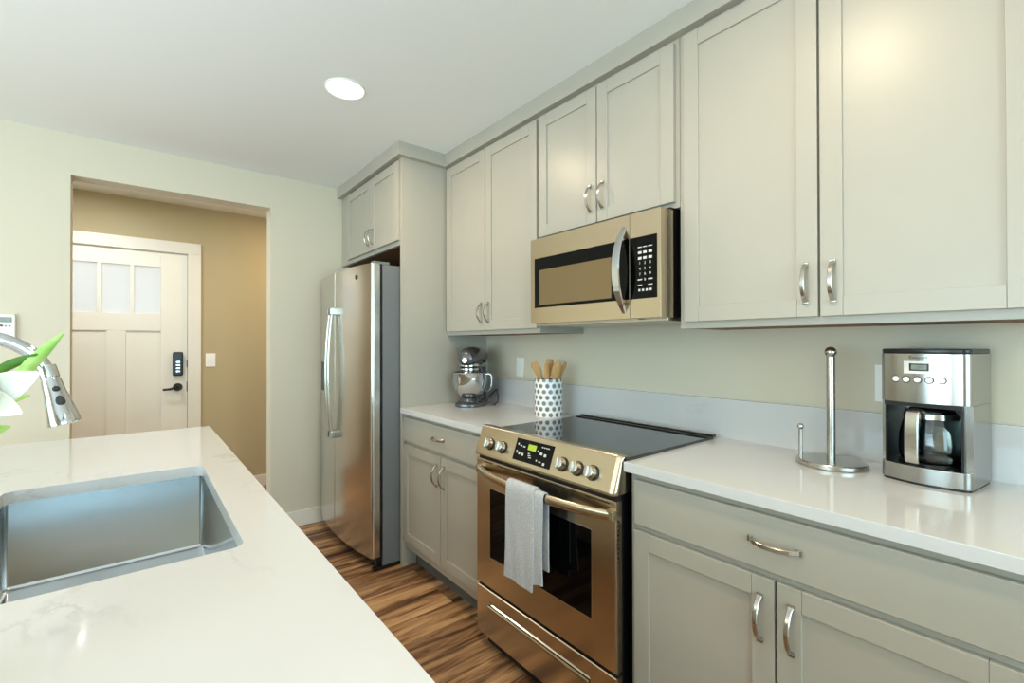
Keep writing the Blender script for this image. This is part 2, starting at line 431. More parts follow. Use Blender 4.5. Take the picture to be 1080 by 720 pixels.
# hall behind the opening
struct('wall_hall', M().box(-1.4, -.69, YH, YH+.12, 0, ZC).box(.414, 3.0, YH, YH+.12, 0, ZC).box(-.69, .414, YH, YH+.12, 2.05, ZC), m_hall)
struct('wall_hall_left', M().box(-1.5, -1.4, YF+.12, YH, 0, ZC), m_hall)
struct('wall_hall_right', M().box(2.6, 2.7, YF+.12, YH, 0, ZC), m_hall)
struct('baseboard_far', M().box(OX1, XW, YF-.014, YF, 0, .108, .003), m_trim)
struct('baseboard_far_left', M().box(XL, OX0, YF-.014, YF, 0, .108, .003), m_trim)
struct('baseboard_hall', M().box(.418, 2.6, YH-.014, YH, 0, .1, .003), m_trim)

# entry door: casing, slab with three lites over two tall panels
m = M().box(.322, .414, YH-.022, YH, 0, 2.032, .003).box(-.682, -.59, YH-.022, YH, 0, 2.032, .003).box(-.682, .414, YH-.022, YH, 2.032, 2.124, .003)
m.box(.322, .345, YH, YH+.11, 0, 2.05).box(-.62, -.59, YH, YH+.11, 0, 2.05).box(-.62, .345, YH, YH+.11, 2.027, 2.05)
struct('trim_1', m, m_trim)
dr = M(); y0, y1 = YH+.004, YH+.048
XS = [(-.41, -.243), (-.217, -.049), (-.024, .143)]
dr.box(-.588, -.41, y0, y1, .01, 2.026, .002).box(.143, .32, y0, y1, .01, 2.026, .002)
dr.box(-.41, .143, y0, y1, 1.907, 2.026, .002).box(-.41, .143, y0, y1, 1.39, 1.527, .002).box(-.41, .143, y0, y1, .01, .24, .002)
dr.box(-.243, -.217, y0, y1, 1.527, 1.907, .002).box(-.049, -.024, y0, y1, 1.527, 1.907, .002)
dr.box(-.188, -.074, y0, y1, .24, 1.39, .002)
dr.box(-.41, -.188, y0+.012, y1-.012, .24, 1.39).box(-.074, .143, y0+.012, y1-.012, .24, 1.39)
d1 = struct('door_1', dr, m_door)
for a, b in XS: tag(obj('glass_pane', M().box(a-.004, b+.004, y0+.018, y0+.026, 1.523, 1.911), m_pane, d1), 'pale frosted pane at the top of the entry door')
m = M().box(.222, .292, YH-.026, YH+.004, 1.022, 1.219, .012, 3)
lk = obj('keypad_lock', m, m_black, d1)
m = M()
for k in range(4): m.box(.243, .271, YH-.0285, YH-.025, 1.05+.026*k, 1.066+.026*k, .002)
obj('keypad_button', m, m_chrome, lk)
m = M().cyl((.256, YH+.004, .93), (.256, YH-.022, .93), .034, .030, 28, .003).cyl((.256, YH-.02, .93), (.256, YH-.055, .93), .011)
m.tube(smooth_pts([(.258, YH-.052, .93), (.235, YH-.056, .928), (.2, YH-.052, .918), (.155, YH-.05, .916)], 5), [.012]*6+[.010]*5+[.009]*4+[.007], 12)
obj('lever_handle', m, m_bronze, d1)
obj('latch_plate', M().box(.316, .3215, YH-.004, YH+.01, .89, .97).box(.316, .3215, YH-.004, YH+.01, 1.09, 1.15), m_bronze, d1)

def switch_plate(name, label, loc, facing, kind):
    """facing '-x' or '-y'; loc = centre on the wall"""
    t = thing(name, label, 'light switch' if kind == 'switch' else 'outlet', loc, -PI/2 if facing == '-x' else 0)
    obj('wall_plate', M().box(-.036, .036, -.006, 0, -.057, .057, .002), m_white, t, world=False)
    if kind == 'switch':
        obj('rocker_switch', M().box(-.016, .016, -.0095, -.006, -.033, .033, .0015), m_white, t, world=False)
    elif kind == 'toggle':
        obj('toggle', M().box(-.005, .005, -.016, -.006, -.012, .012, .002), m_white, t, world=False)
    else:
        for z in (-.022, .022):
            r = obj('receptacle', M().cyl((0, -.0055, z), (0, -.0085, z), .0165, n=28, bev=.001), m_white, t, world=False)
            obj('slot', M().box(-.0075, -.005, -.0092, -.0084, z-.003, z+.005).box(.005, .0075, -.0092, -.0084, z-.003, z+.005).cyl((0, -.0084, z-.009), (0, -.0092, z-.009), .0025, n=10), m_black, r, world=False)
    return t
switch_plate('light_switch', 'white toggle light switch on tan hall wall beside the entry door', (.484, YH, 1.147), '-y', 'toggle')['category'] = 'light switch'
switch_plate('light_switch', 'white rocker switch on wall above backsplash, between stand mixer and utensil crock', (XW, 2.128, 1.142), '-x', 'switch')
switch_plate('power_outlet', 'white duplex power outlet on wall half hidden behind coffee maker', (XW, .372, 1.157), '-x', 'outlet')

# wall thermostat on far wall
t = thing('wall_thermostat', 'white wall control with small grey screen on far wall beside doorway', 'thermostat', (-.545, YF, 1.375))
obj('housing', M().box(-.053, .053, -.022, 0, -.065, .063, .006, 3), m_white, t, world=False)
obj('screen', M().box(-.004, .041, -.0235, -.021, .02, .047, .001), m_lcd, t, world=False)
obj('red_button', M().cyl((.004, -.021, .003), (.004, -.0245, .003), .006, n=16), m_red, t, world=False)
for x in (.019, .033): obj('button', M().cyl((x, -.021, .002), (x, -.024, .002), .0045, n=14), m_lcd, t, world=False)

# ------------------------------------------------------------------ recessed ceiling lights
def can(x, y, label):
    t = thing('recessed_light', label, 'ceiling light', (x, y, ZC), group='recessed ceiling lights')
    obj('trim_ring', M().lathe([(.088, 0), (.088, -.004), (.083, -.007), (.079, -.004), (.077, -.001), (.077, 0)], n=40), m_white, t, world=False)
    obj('lens', M().lathe([(0, -.003), (.06, -.003), (.078, -.0025), (.078, 0)], n=40), m_lens, t, world=False)
    l = bpy.data.lights.new('lamp', 'AREA'); l.shape = 'DISK'; l.size = .13; l.energy = CAN_POWER; l.color = CAN_COLOR
    o = bpy.data.objects.new('lamp', l); COL.objects.link(o); o.parent = t; o.location = (0, 0, -.012)
    return t
can(.727, 2.095, 'lit round recessed light in the white ceiling in front of the tall cabinet')
can(.727, .5, 'lit round recessed light in the ceiling above the aisle beside the right countertop')
can(.727, -1.1, 'added unseen recessed light in the ceiling nearest the back window')  # unseen lamp added for light behind the camera
can(-2.7, 1.9, 'added unseen recessed light in the ceiling left of the doorway')  # unseen lamp added to brighten the left wall
can(-2.7, -.2, 'added unseen recessed light in the ceiling by the side window')  # another unseen lamp added to light the left side
def hall_light(x, y, power, color):
    l = bpy.data.lights.new('unseen_hall_lamp', 'AREA'); l.shape = 'DISK'; l.size = .25; l.energy = power; l.color = color
    o = bpy.data.objects.new('unseen_hall_lamp', l); COL.objects.link(o); o.location = (x, y, ZC-.03)
hall_light(1.35, 4.1, HALL_POWER*.62, (1.0, .74, .42))
hall_light(-.35, 3.95, HALL_POWER*.72, (.94, .98, 1.0))  # unseen neutral lamp added to brighten the entry door

# ------------------------------------------------------------------ cabinet parts
def pull(parent, x, y, z, vertical=True, ln=.108, out=.028):
    """arched flat strap pull on a face at x, looking towards -x"""
    m = M(); n = 12; pts = []
    for k in range(n+1):
        s = -1 + 2*k/n; q = (1-s*s)**.75 if abs(s) < 1 else 0
        pts.append((x - .004 - out*q, y if vertical else y + s*ln/2, z + s*ln/2 if vertical else z))
    ww = [.0145 if k in (0, n) else .0115 for k in range(n+1)]
    m.strap(pts, (0, 1, 0) if vertical else (0, 0, 1), ww, .006)
    for s in (-1, 1):
        if vertical: m.box(x-.006, x, y-.0075, y+.0075, z+s*ln/2-.006, z+s*ln/2+.006, .0015)
        else: m.box(x-.006, x, y+s*ln/2-.006, y+s*ln/2+.006, z-.0075, z+.0075, .0015)
    return obj('pull_handle', m, m_nickel, parent)
def shaker(root, x, y0, y1, z0, z1, st=.053, rl=.053, th=.018, name='door', mtl=None):
    m = M(); b = .0018
    m.box(x, x+th, y0, y0+st, z0, z1, b).box(x, x+th, y1-st, y1, z0, z1, b)
    m.box(x, x+th, y0+st, y1-st, z0, z0+rl, b).box(x, x+th, y0+st, y1-st, z1-rl, z1, b)
    m.box(x+.0075, x+th-.002, y0+st-.003, y1-st+.003, z0+rl-.003, z1-rl+.003)
    return obj(name, m, mtl or m_cab, root)
def slab(root, x, y0, y1, z0, z1, th=.018, name='drawer'):
    return obj(name, M().box(x, x+th, y0, y1, z0, z1, .003, 3), m_cab, root)

XF, XD = 1.208, 1.19        # base frame and door face
def base_cabinet(y0, y1, label, dA, dB, hy, ptop):
    t = thing('base_cabinet', label, 'cabinet', (1.5, (y0+y1)/2, 0), group='grey base cabinets')
    m = M().box(XF, XW-.001, y0, y1, .11, .8835)
    obj('carcass', m, m_cab, t)
    obj('toe_kick', M().box(1.275, XW-.001, y0, y1, 0, .11), m_toe, t)
    d = slab(t, XD, dA[0], dB[1], .726, .863)
    pull(d, XD, hy, .796, False, .11)
    a = shaker(t, XD, dA[0], dA[1], .155, .708); pull(a, XD, dA[1]-.032, .609)
    b = shaker(t, XD, dB[0], dB[1], .155, .708); pull(b, XD, dB[0]+.032, .609)
    return t
base_cabinet(0.02, .893, 'grey base cabinet with wide drawer and two doors under the coffee maker', (.056, .464), (.470, .875), .470, .647)
base_cabinet(1.592, 2.472, 'grey base cabinet between refrigerator and range, under the stand mixer', (1.612, 2.044), (2.050, 2.470), 2.065, .647)

XUF, XU = 1.487, 1.469
def upper_cabinet(y0, y1, zb, label, dA, dB, zd0, zd1, xf=XUF, xd=XU, hz=None, wood=True, ln=.104):
    t = thing('wall_cabinet', label, 'cabinet', ((xf+XW)/2, (y0+y1)/2, zb), group='grey wall cabinets')
    obj('carcass', M().box(xf, XW, y0, y1, zb+.02, 2.42), m_cab, t)
    if wood: obj('underside', M().box(xf+.022, XW, y0+.018, y1-.018, zb-.001, zb+.0195), m_cabwood, t)
    obj('light_rail', M().box(xf, xf+.0215, y0, y1, zb-.002, zb+.02).box(xf+.0215, XW, y1-.0175, y1, zb-.002, zb+.02).box(xf+.0215, XW, y0, y0+.0175, zb-.002, zb+.02), m_cab, t)
    hz = hz or zd0 + .094
    a = shaker(t, xd, dA[0], dA[1], zd0, zd1); pull(a, xd, dA[1]-.031, hz, True, ln)
    b = shaker(t, xd, dB[0], dB[1], zd0, zd1); pull(b, xd, dB[0]+.029, hz, True, ln)
    return t
upper_cabinet(.03, .890, 1.335, 'tall grey wall cabinet above the coffee maker and paper towel holder', (.050, .457), (.463, .868), 1.356, 2.347)
upper_cabinet(.892, 1.620, 1.765, 'short grey wall cabinet above the microwave', (.907, 1.257), (1.262, 1.614), 1.782, 2.347, wood=False, hz=1.885)
upper_cabinet(1.622, 2.472, 1.335, 'tall grey wall cabinet above the stand mixer beside refrigerator panel', (1.630, 2.046), (2.051, 2.453), 1.356, 2.347)
upper_cabinet(2.496, 3.488, 1.862, 'grey wall cabinet above the stainless refrigerator', (2.503, 2.896), (2.901, 3.335), 1.885, 2.347, xf=1.188, xd=1.170, hz=1.972)
tag(obj('end_panel', M().box(1.184, XW-.001, 2.474, 2.494, 0, 2.42, .001), m_cab), 'tall flat grey panel between refrigerator and worktop', 'cabinet panel')
# crown board
def crown():
    m = M()
    z0, z1 = 2.363, ZC
    prof = [(0, z0), (-.034, z0), (-.034, z1-.004), (-.036, z1), (0, z1)]
    y2 = 2.474
    path = [lambda a: (XUF+a, .03), lambda a: (XUF+a, y2+a), lambda a: (1.184+a, y2+a), lambda a: (1.184+a, YF-.001)]
    m.rings([[(*p(a), z) for a, z in prof] for p in path])
    return obj('crown_molding', m, m_cab)
tag(crown(), 'grey crown molding running along the top of all wall cabinets', 'molding')

# ------------------------------------------------------------------ worktops
def worktop(name, y0, y1, label):
    return tag(obj(name, M().box(1.173, XB, y0, y1, .884, CT, .002), m_quartz), label, 'countertop')
worktop('countertop', 0.0, .900, 'white quartz countertop under coffee maker, right of the range')
worktop('countertop', 1.584, 2.473, 'white quartz countertop under stand mixer, left of the range')
tag(obj('backsplash', M().box(XB, XW, 0.0, 2.473, .884, 1.065, .0015), m_quartz), 'low white quartz backsplash running along the wall behind the range', 'backsplash')

# ------------------------------------------------------------------ island
IX0, IX1, IY0, IY1 = -.75, .251, -.55, 2.474
SX0, SX1, SY0, SY1 = -.257, .153, .962, 1.685
def island_top():
    t = bmesh.new()
    def loop(pts):
        vs = [t.verts.new((x, y, CT)) for x, y in pts]
        return [t.edges.new((vs[i], vs[(i+1) % len(vs)])) for i in range(len(vs))]
    ed = loop([(IX0, IY0), (IX1, IY0), (IX1, IY1), (IX0, IY1)])
    r = .022; pts = []
    for cx, cy, a0 in ((SX1-r, SY1-r, 0), (SX0+r, SY1-r, 90), (SX0+r, SY0+r, 180), (SX1-r, SY0+r, 270)):
        for k in range(7):
            a = math.radians(a0 + 15*k); pts.append((cx+r*math.cos(a), cy+r*math.sin(a)))
    ed += loop(pts)
    bmesh.ops.triangle_fill(t, use_beauty=True, use_dissolve=False, edges=ed)
    for f in list(t.faces):
        c = f.calc_center_median()
        if SX0+.03 < c.x < SX1-.03 and SY0+.03 < c.y < SY1-.03: t.faces.remove(f)
    e = bmesh.ops.extrude_face_region(t, geom=list(t.faces))
    bmesh.ops.translate(t, vec=(0, 0, -.03), verts=[g for g in e['geom'] if isinstance(g, bmesh.types.BMVert)])
    bmesh.ops.recalc_face_normals(t, faces=t.faces)
    m = M(); m.merge(t)
    return m
tag(obj('island_countertop', island_top(), m_quartz), 'white quartz island countertop with sink cutout in the foreground', 'countertop')

t = thing('island_cabinet', 'island cabinet below the sink countertop, made white to bounce light', 'cabinet', (-.2, .95, 0))
m = M()
bx0, bx1, by0, by1 = -.55, .21, -.5, 2.42
m.box(bx0, bx0+.02, by0, by1, .1, .884).box(bx1-.02, bx1, by0, by1, .1, .884).box(bx0+.02, bx1-.02, by0, by0+.02, .1, .884).box(bx0+.02, bx1-.02, by1-.02, by1, .1, .884)
m.box(bx0+.02, bx1-.02, by0+.02, by1-.02, .1, .12)
obj('carcass', m, m_trim, t)  # white put on the unseen sides to bounce light into the aisle
obj('toe_kick', M().box(bx0+.06, bx1-.07, by0+.03, by1-.03, 0, .1), m_toe, t)
def island_door(y0, y1):
    x = bx1; m = M(); st = .055
    m.box(x, x+.018, y0, y0+st, .14, .86, .0018).box(x, x+.018, y1-st, y1, .14, .86, .0018)
    m.box(x, x+.018, y0+st, y1-st, .14, .14+st, .0018).box(x, x+.018, y0+st, y1-st, .86-st, .86, .0018)
    m.box(x+.002, x+.0105, y0+st-.003, y1-st+.003, .14+st-.003, .86-st+.003)
    return obj('door', m, m_trim, t)
for k in range(6): island_door(by0+.01+k*.485, by0+.01+k*.485+.475)

# sink
t = thing('kitchen_sink', 'rectangular undermount stainless steel sink in the island countertop', 'sink', ((SX0+SX1)/2, (SY0+SY1)/2, .66))
def sink_shell():
    def rr(x0, x1, y0, y1, z, r, n=5):
        p = []
        for cx, cy, a0 in ((x1-r, y1-r, 0), (x0+r, y1-r, 90), (x0+r, y0+r, 180), (x1-r, y0+r, 270)):
            for k in range(n+1):
                a = math.radians(a0 + 90*k/n); p.append((cx+r*math.cos(a), cy+r*math.sin(a), z))
        return p
    a0, a1, c0, c1 = SX0-.002, SX1+.002, SY0-.002, SY1+.006
    zt, zb = .8838, .668
    L = [rr(a0-.02, a1+.02, c0-.02, c1+.02, zt-.003, .03), rr(a0-.02, a1+.02, c0-.02, c1+.02, zt, .03), rr(a0, a1, c0, c1, zt, .010), rr(a0+.001, a1-.001, c0+.001, c1-.001, zb+.008, .010),
         rr(a0+.004, a1-.004, c0+.004, c1-.004, zb+.0015, .010), rr(a0+.010, a1-.010, c0+.010, c1-.010, zb, .009)]
    O = [rr(a0+.008, a1-.008, c0+.008, c1-.008, zb-.003, .010), rr(a0-.003, a1+.003, c0-.003, c1+.003, zb+.004, .012), rr(a0-.003, a1+.003, c0-.003, c1+.003, zt-.003, .012)]
    m = M(); m.rings(L, True, False)
    t2 = bmesh.new(); t2.faces.new([t2.verts.new(p) for p in L[-1]]); m.merge(t2)
    m.rings(O, True, False)
    t2 = bmesh.new(); t2.faces.new([t2.verts.new(p) for p in O[0]]); m.merge(t2)
    return m
obj('basin', sink_shell(), m_sink, t, angle=50)
obj('drain', M().lathe([(0, .6695), (.02, .6695), (.035, .671), (.045, .6725), (.05, .671), (.05, .6685)], (-.05, 1.32, 0), 32), m_chrome, t)

# faucet
t = thing('kitchen_faucet', 'chrome pull-down gooseneck faucet arching over the island sink', 'faucet', (-.365, 1.30, CT))
m = M().lathe([(0, 0), (.029, 0), (.029, .006), (.024, .014), (.0175, .03), (.0175, .12), (.0145, .125), (.0145, .14)], (-.365, 1.30, CT), 28)
obj('base', m, m_chrome, t)
pts = [(-.365, 1.30, CT+.13), (-.366, 1.30, 1.10), (-.362, 1.30, 1.19), (-.34, 1.30, 1.255), (-.29, 1.30, 1.292), (-.235, 1.30, 1.298), (-.19, 1.30, 1.284), (-.158, 1.30, 1.258), (-.139, 1.30, 1.225)]
obj('spout', M().tube(smooth_pts(pts, 6), .0125, 18), m_chrome, t)
A = Vector((-.139, 1.30, 1.226)); D = Vector((.022, -.012, -.088)).normalized()
Q = D.to_track_quat('Z', 'Y').to_matrix().to_4x4(); T = Matrix.Translation(A) @ Q
hd = obj('spray_head', M().lathe([(0, -.012), (.0145, -.012), (.0150, .002), (.0150, .012), (.0142, .013), (.0142, .016), (.0155, .018), (.018, .045), (.0235, .085), (.026, .104), (.0255, .109), (.022, .110), (0, .108)], n=32, mtx=T), m_chrome, t)
side = Vector((0.30, -.93, 0)); side = (side - D*side.dot(D)).normalized(); ex = D.cross(side)
def on_head(s, off=0.0): return A + D*s
m = M()
for s, r_, ln in ((.038, .0062, .0062), (.064, .0075, .0125)):
    R_ = {0: 0}
    rad = .0172 if s < .05 else .0200
    c = A + D*s + side*(rad-.001)
    mt = Matrix(((ex.x, D.x, side.x, c.x), (ex.y, D.y, side.y, c.y), (ex.z, D.z, side.z, c.z), (0, 0, 0, 1)))
    m.ball((0, 0, 0), 1, 18, (r_, ln, .0035), mt)
obj('spray_button', m, m_rubber, hd)
m = M().cyl((-.365, 1.30, CT+.075), (-.365, 1.255, CT+.08), .010, .009, 18).tube(smooth_pts([(-.365, 1.258, CT+.08), (-.368, 1.235, CT+.095), (-.375, 1.205, CT+.135), (-.378, 1.195, CT+.165)], 4), [.0075]*8+[.006]*5, 12)
obj('lever', m, m_chrome, t)

# ------------------------------------------------------------------ refrigerator
FY0, FY1 = 2.506, 3.43
t = thing('refrigerator', 'stainless steel side-by-side refrigerator between far wall and grey panel', 'refrigerator', (1.4, 2.965, 0))
obj('case', M().box(1.085, XW-.02, FY0+.004, FY1, .02, 1.735, .004), m_case, t)
obj('base_grille', M().box(1.055, 1.085, FY0+.02, FY1-.01, .012, .07, .003), m_black, t)
obj('leveling_foot', M().box(1.03, 1.20, FY0+.004, FY0+.03, .0, .0195, .004), m_black, t)
for a, b in ((FY0+.01, FY0+.05), (FY1-.06, FY1-.015)): obj('hinge_cover', M().box(1.03, 1.13, a, b, 1.7355, 1.752, .004), m_case, t)
obj('gasket', M().box(1.066, 1.086, FY0+.012, FY1-.01, .075, 1.728), m_black, t)
YM, HW = (FY0+FY1)/2, (FY1-FY0)/2
def fx(y): s = (y-YM)/HW; return 1.020 - .045*(1-abs(s)**2.2)
def fridge_door(y0, y1, r0, r1):
    """plan outline of a bowed door, outer corners rounded by r0 (near end) / r1 (far end)"""
    p = [(1.066, y0)]
    for a in range(0, 91, 15):
        q = math.radians(a); p.append((fx(y0+r0)+r0-r0*math.sin(q), y0+r0-r0*math.cos(q)))
    n = 16
    for k in range(1, n): y = y0+r0+(y1-r1-y0-r0)*k/n; p.append((fx(y), y))
    for a in range(90, -1, -15):
        q = math.radians(a); p.append((fx(y1-r1)+r1-r1*math.sin(q), y1-r1+r1*math.cos(q)))
    p.append((1.066, y1))
    return M().prism([(x, y, .078) for x, y in p], (0, 0, 1.737-.078))
YS = 3.0
dA = obj('refrigerator_door', fridge_door(FY0, YS-.003, .016, .004), m_steel, t, angle=25)
dB = obj('freezer_door', fridge_door(YS+.003, FY1, .004, .016), m_steel, t, angle=25)
def bow_handle(door, y, z0, z1, lean):
    m = M(); pts = []; n = 20; x0 = fx(y)
    for k in range(n+1):
        s = -1+2*k/n
        pts.append((x0 - .024 - .026*(1-s*s), y+lean*(1-s*s), (z0+z1)/2 + s*(z1-z0)/2))
    m.strap(pts, (0, 1, 0), .020, .012)
    h = obj('bow_handle', m, m_nickel, door)
    for z in (z0+.012, z1-.012): obj('handle_mount', M().box(x0-.040, x0+.004, y-.012, y+.012, z-.022, z+.022, .004), m_nickel, h)
bow_handle(dA, 2.972, .70, 1.50, .0)
bow_handle(dB, 3.024, .70, 1.50, .0)
m = M(); yb = 2.672; xb = fx(yb)
m.cyl((xb+.001, yb, 1.672), (xb-.003, yb, 1.672), .014, n=24, bev=.001)
obj('round_badge', m, m_black, dA)
# dispenser in the freezer door: thin bezel seen nearly edge-on
def on_door(m, ya, yb, z0, z1, out):
    n = 10; ys = [ya+(yb-ya)*k/n for k in range(n+1)]
    m.prism([(fx(y)-out, y, z0) for y in ys] + [(fx(y)+.006, y, z0) for y in reversed(ys)], (0, 0, z1-z0))
    return m
m = M(); on_door(m, 3.17, 3.185, .95, 1.30, .004); on_door(m, 3.365, 3.38, .95, 1.30, .004); on_door(m, 3.185, 3.365, 1.16, 1.30, .004); on_door(m, 3.185, 3.365, .95, .965, .004)
dp = obj('dispenser_frame', m, m_steel, dB)
obj('dispenser_recess', on_door(M(), 3.185, 3.365, .965, 1.16, .001), m_black, dp)

# ------------------------------------------------------------------ range
RY0, RY1 = .906, 1.655
t = thing('slide_in_range', 'stainless steel slide-in electric range with black glass cooktop', 'range', (1.4, 1.28, 0))
obj('body', M().box(1.172, 1.17+.5, .912, 1.578, .03, .905, .002), m_blackenamel, t)
for a, b in ((1.24, .95), (1.24, 1.54), (1.6, .95), (1.6, 1.54)): obj('foot', M().cyl((a, b, 0), (a, b, .035), .018), m_black, t)
ck = obj('cooktop', M().box(1.188, XB-.045, .895, 1.582, .904, .924, .003), m_cooktop, t)
def burners():
    m = M()
    for x, y, r in ((1.34, 1.07, .095), (1.34, 1.41, .075), (1.56, 1.07, .075), (1.56, 1.41, .095), (1.58, 1.24, .05)):
        m.lathe([(r, .9241), (r+.0015, .9243), (r+.003, .9241)], (x, y, 0), 48)
    return m
vt = M().box(1.674, 1.722, .885, 1.566, .9235, .929, .002).box(1.698, 1.722, .885, 1.566, .928, .934, .002)
v = obj('rear_vent', vt, m_blackenamel, ck)
m = M()
for k in range(7): m.box(1.702, 1.718, .905+.094*k, .980+.094*k, .9332, .9346, .0005)
obj('vent_slot', m, m_nickel, v)
# control panel : slanted face
def panel_profile(): return [(1.215, .806), (1.142, .806), (1.137, .811), (1.137, .82), (1.176, .922), (1.181, .927), (1.192, .928), (1.215, .924)]
m = M().prism([(x, RY0+.022, z) for x, z in panel_profile()], (0, RY1-RY0-.022, 0))
# rounded right end cap
m.rings([[(x + (1.215-x)*q*.25, RY0+.022-d, z + (0.866-z)*q*.06) for x, z in panel_profile()] for d, q in ((0, 0), (.010, .12), (.018, .45), (.022, 1.0))])
cp = obj('control_panel', m, m_wsteel, t)
nf = Vector((-(.922-.82), 0, (1.176-1.137))).normalized()      # face normal
uf = Vector((1.176-1.137, 0, .922-.82)).normalized()            # up along the face
def onface(y, s, d=0.0): return Vector((1.137, y, .82)) + uf*s + nf*d
def face_box(m, ya, yb, s0, s1, d0, d1):
    P = [onface(y, s, d) for d in (d0, d1) for (y, s) in ((ya, s0), (yb, s0), (yb, s1), (ya, s1))]
    tb = bmesh.new(); V = [tb.verts.new(p) for p in P]
    for f in ((0, 1, 2, 3), (7, 6, 5, 4), (0, 4, 5, 1), (1, 5, 6, 2), (2, 6, 7, 3), (3, 7, 4, 0)): tb.faces.new([V[i] for i in f])
    bmesh.ops.recalc_face_normals(tb, faces=tb.faces)
    m.merge(tb)
m = M(); face_box(m, 1.200, 1.408, .012, .096, -.002, .0015)
dpn = obj('display_panel', m, m_blackgl, cp)
m = M(); face_box(m, 1.290, 1.335, .060, .082, .0015, .0021); obj('clock_display', m, m_green_lcd, dpn)
m = M()
for (y, s, wd, hh) in ((1.392, .074, .006, .008), (1.376, .070, .012, .004), (1.357, .068, .012, .004), (1.392, .044, .006, .010), (1.376, .040, .010, .010), (1.357, .038, .010, .010),
                   (1.322, .047, .012, .003), (1.318, .040, .016, .003), (1.314, .033, .016, .003), (1.277, .064, .006, .006), (1.258, .058, .013, .009), (1.236, .055, .012, .010), (1.274, .030, .006, .006), (1.256, .028, .012, .004), (1.234, .024, .011, .009)):
    face_box(m, y-wd/2, y+wd/2, s-hh/2, s+hh/2, .0015, .0020)
for k in range(4): face_box(m, 1.222+.011*k, 1.229+.011*k, .080, .084, .0015, .0020)
obj('touch_key_print', m, m_print, dpn)
def knob(y):
    c = onface(y, .043)
    m = M(); q = nf.to_track_quat('Z', 'Y').to_matrix().to_4x4()
    m.lathe([(0, -.001), (.0255, -.001), (.0255, .003), (.023, .004)], n=28, mtx=Matrix.Translation(c) @ q)
    r = obj('knob_ring', m, m_black, cp)
    m = M()
    m.lathe([(.019, .003), (.0215, .003), (.0215, .010), (.020, .022), (.0185, .026), (.016, .0275), (0, .028)], n=28, mtx=Matrix.Translation(c) @ q)
    # grip bar on the face
    e2 = Vector((0, 1, 0)); Tm = Matrix(((e2.x, uf.x, nf.x, c.x), (e2.y, uf.y, nf.y, c.y), (e2.z, uf.z, nf.z, c.z), (0, 0, 0, 1)))
    m.box(-.0055, .0055, -.0185, .0185, .024, .036, .003, 2, Tm)
    return r, m
for y in (1.567, 1.483, 1.144, 1.073, 1.006):
    r, m = knob(y); r.name = 'knob_bezel'; obj('burner_knob', m, m_steel, cp)
def frame_plate(m, x0, x1, y0, y1, z0, z1, a0, a1, c0, c1, ch=.003):
    def lp(x, i): return [(x, y0+i, z0+i), (x, y1-i, z0+i), (x, y1-i, z1-i), (x, y0+i, z1-i)]
    def li(x): return [(x, a0, c0), (x, a1, c0), (x, a1, c1), (x, a0, c1)]
    return m.rings([li(x1), lp(x1, 0), lp(x0+ch, 0), lp(x0, ch), li(x0), li(x1)], True, False)
# oven door
m = M(); X0, X1 = 1.143, 1.172
frame_plate(m, X0, X1, RY0, RY1, .262, .792, 1.000, 1.562, .388, .682)
od = obj('oven_door', m, m_wsteel, t)
# keep the door face flush: window and its thin bright bezel
obj('oven_window', M().box(X0+.0015, X1-.006, 1.004, 1.558, .392, .678), m_blackgl, od)
m = M()
for a in ((1.000, 1.004, .388, .682), (1.558, 1.562, .388, .682)): m.box(X0-.001, X0+.004, *a)
m.box(X0-.001, X0+.004, 1.004, 1.558, .388, .392).box(X0-.001, X0+.004, 1.004, 1.558, .678, .682)
obj('window_bezel', m, m_steel, od)
m = M()
for a, b in ((.93, 1.03), (1.07, 1.09), (1.12, 1.22), (1.27, 1.37), (1.41, 1.51), (1.54, 1.60)): m.box(X0-.0006, X0+.004, a, b, .781, .785)
obj('vent_slot', m, m_black, od)
m = M(); pts = []; n = 24; HZ = .752
for k in range(n+1):
    s = -1+2*k/n; pts.append((X0 - .012 - .052*(1-abs(s)**2.6), 1.268 + s*.352, HZ))
m.tube(pts, .0165, 16, 0.62)
for s in (-1, 1): m.box(X0-.022, X0+.002, 1.268+s*.352-.014, 1.268+s*.352+.014, HZ-.017, HZ+.017, .005)
obj('door_handle', m, m_wsteel, od)
m = M()
for k in range(10): m.box(1.152, 1.158, RY0-.0006, RY0+.002, .60+.014*k, .608+.014*k)
obj('side_vent', m, m_black, od)
obj('side_trim', M().box(1.146, 1.172, RY1-.002, RY1, .262, .79), m_steel, od)
# storage drawer
m = M(); frame_plate(m, X0, X1, RY0, RY1, .05, .250, 1.012, 1.572, .172, .205)
sd = obj('storage_drawer', m, m_wsteel, t)
m = M().box(X0+.018, X1, 1.012, 1.572, .172, .205)
obj('grip_recess', m, m_blackenamel, sd)
m = M().prism([(X0+.018, 1.014, .173), (X0-.003, 1.014, .176), (X0-.006, 1.014, .183), (X0-.002, 1.014, .188), (X0+.006, 1.014, .186), (X0+.018, 1.014, .196)], (0, .556, 0))
obj('grip_bar', m, m_wsteel, sd)
obj('lower_gap', M().box(1.155, 1.172, RY0+.004, RY1-.004, .248, .264), m_gap, t)
obj('upper_gap', M().box(1.155, 1.172, RY0+.004, RY1-.004, .790, .808), m_gap, t)
obj('kick_panel', M().box(1.16, 1.19, RY0+.01, RY1-.06, .02, .0515), m_gap, t)

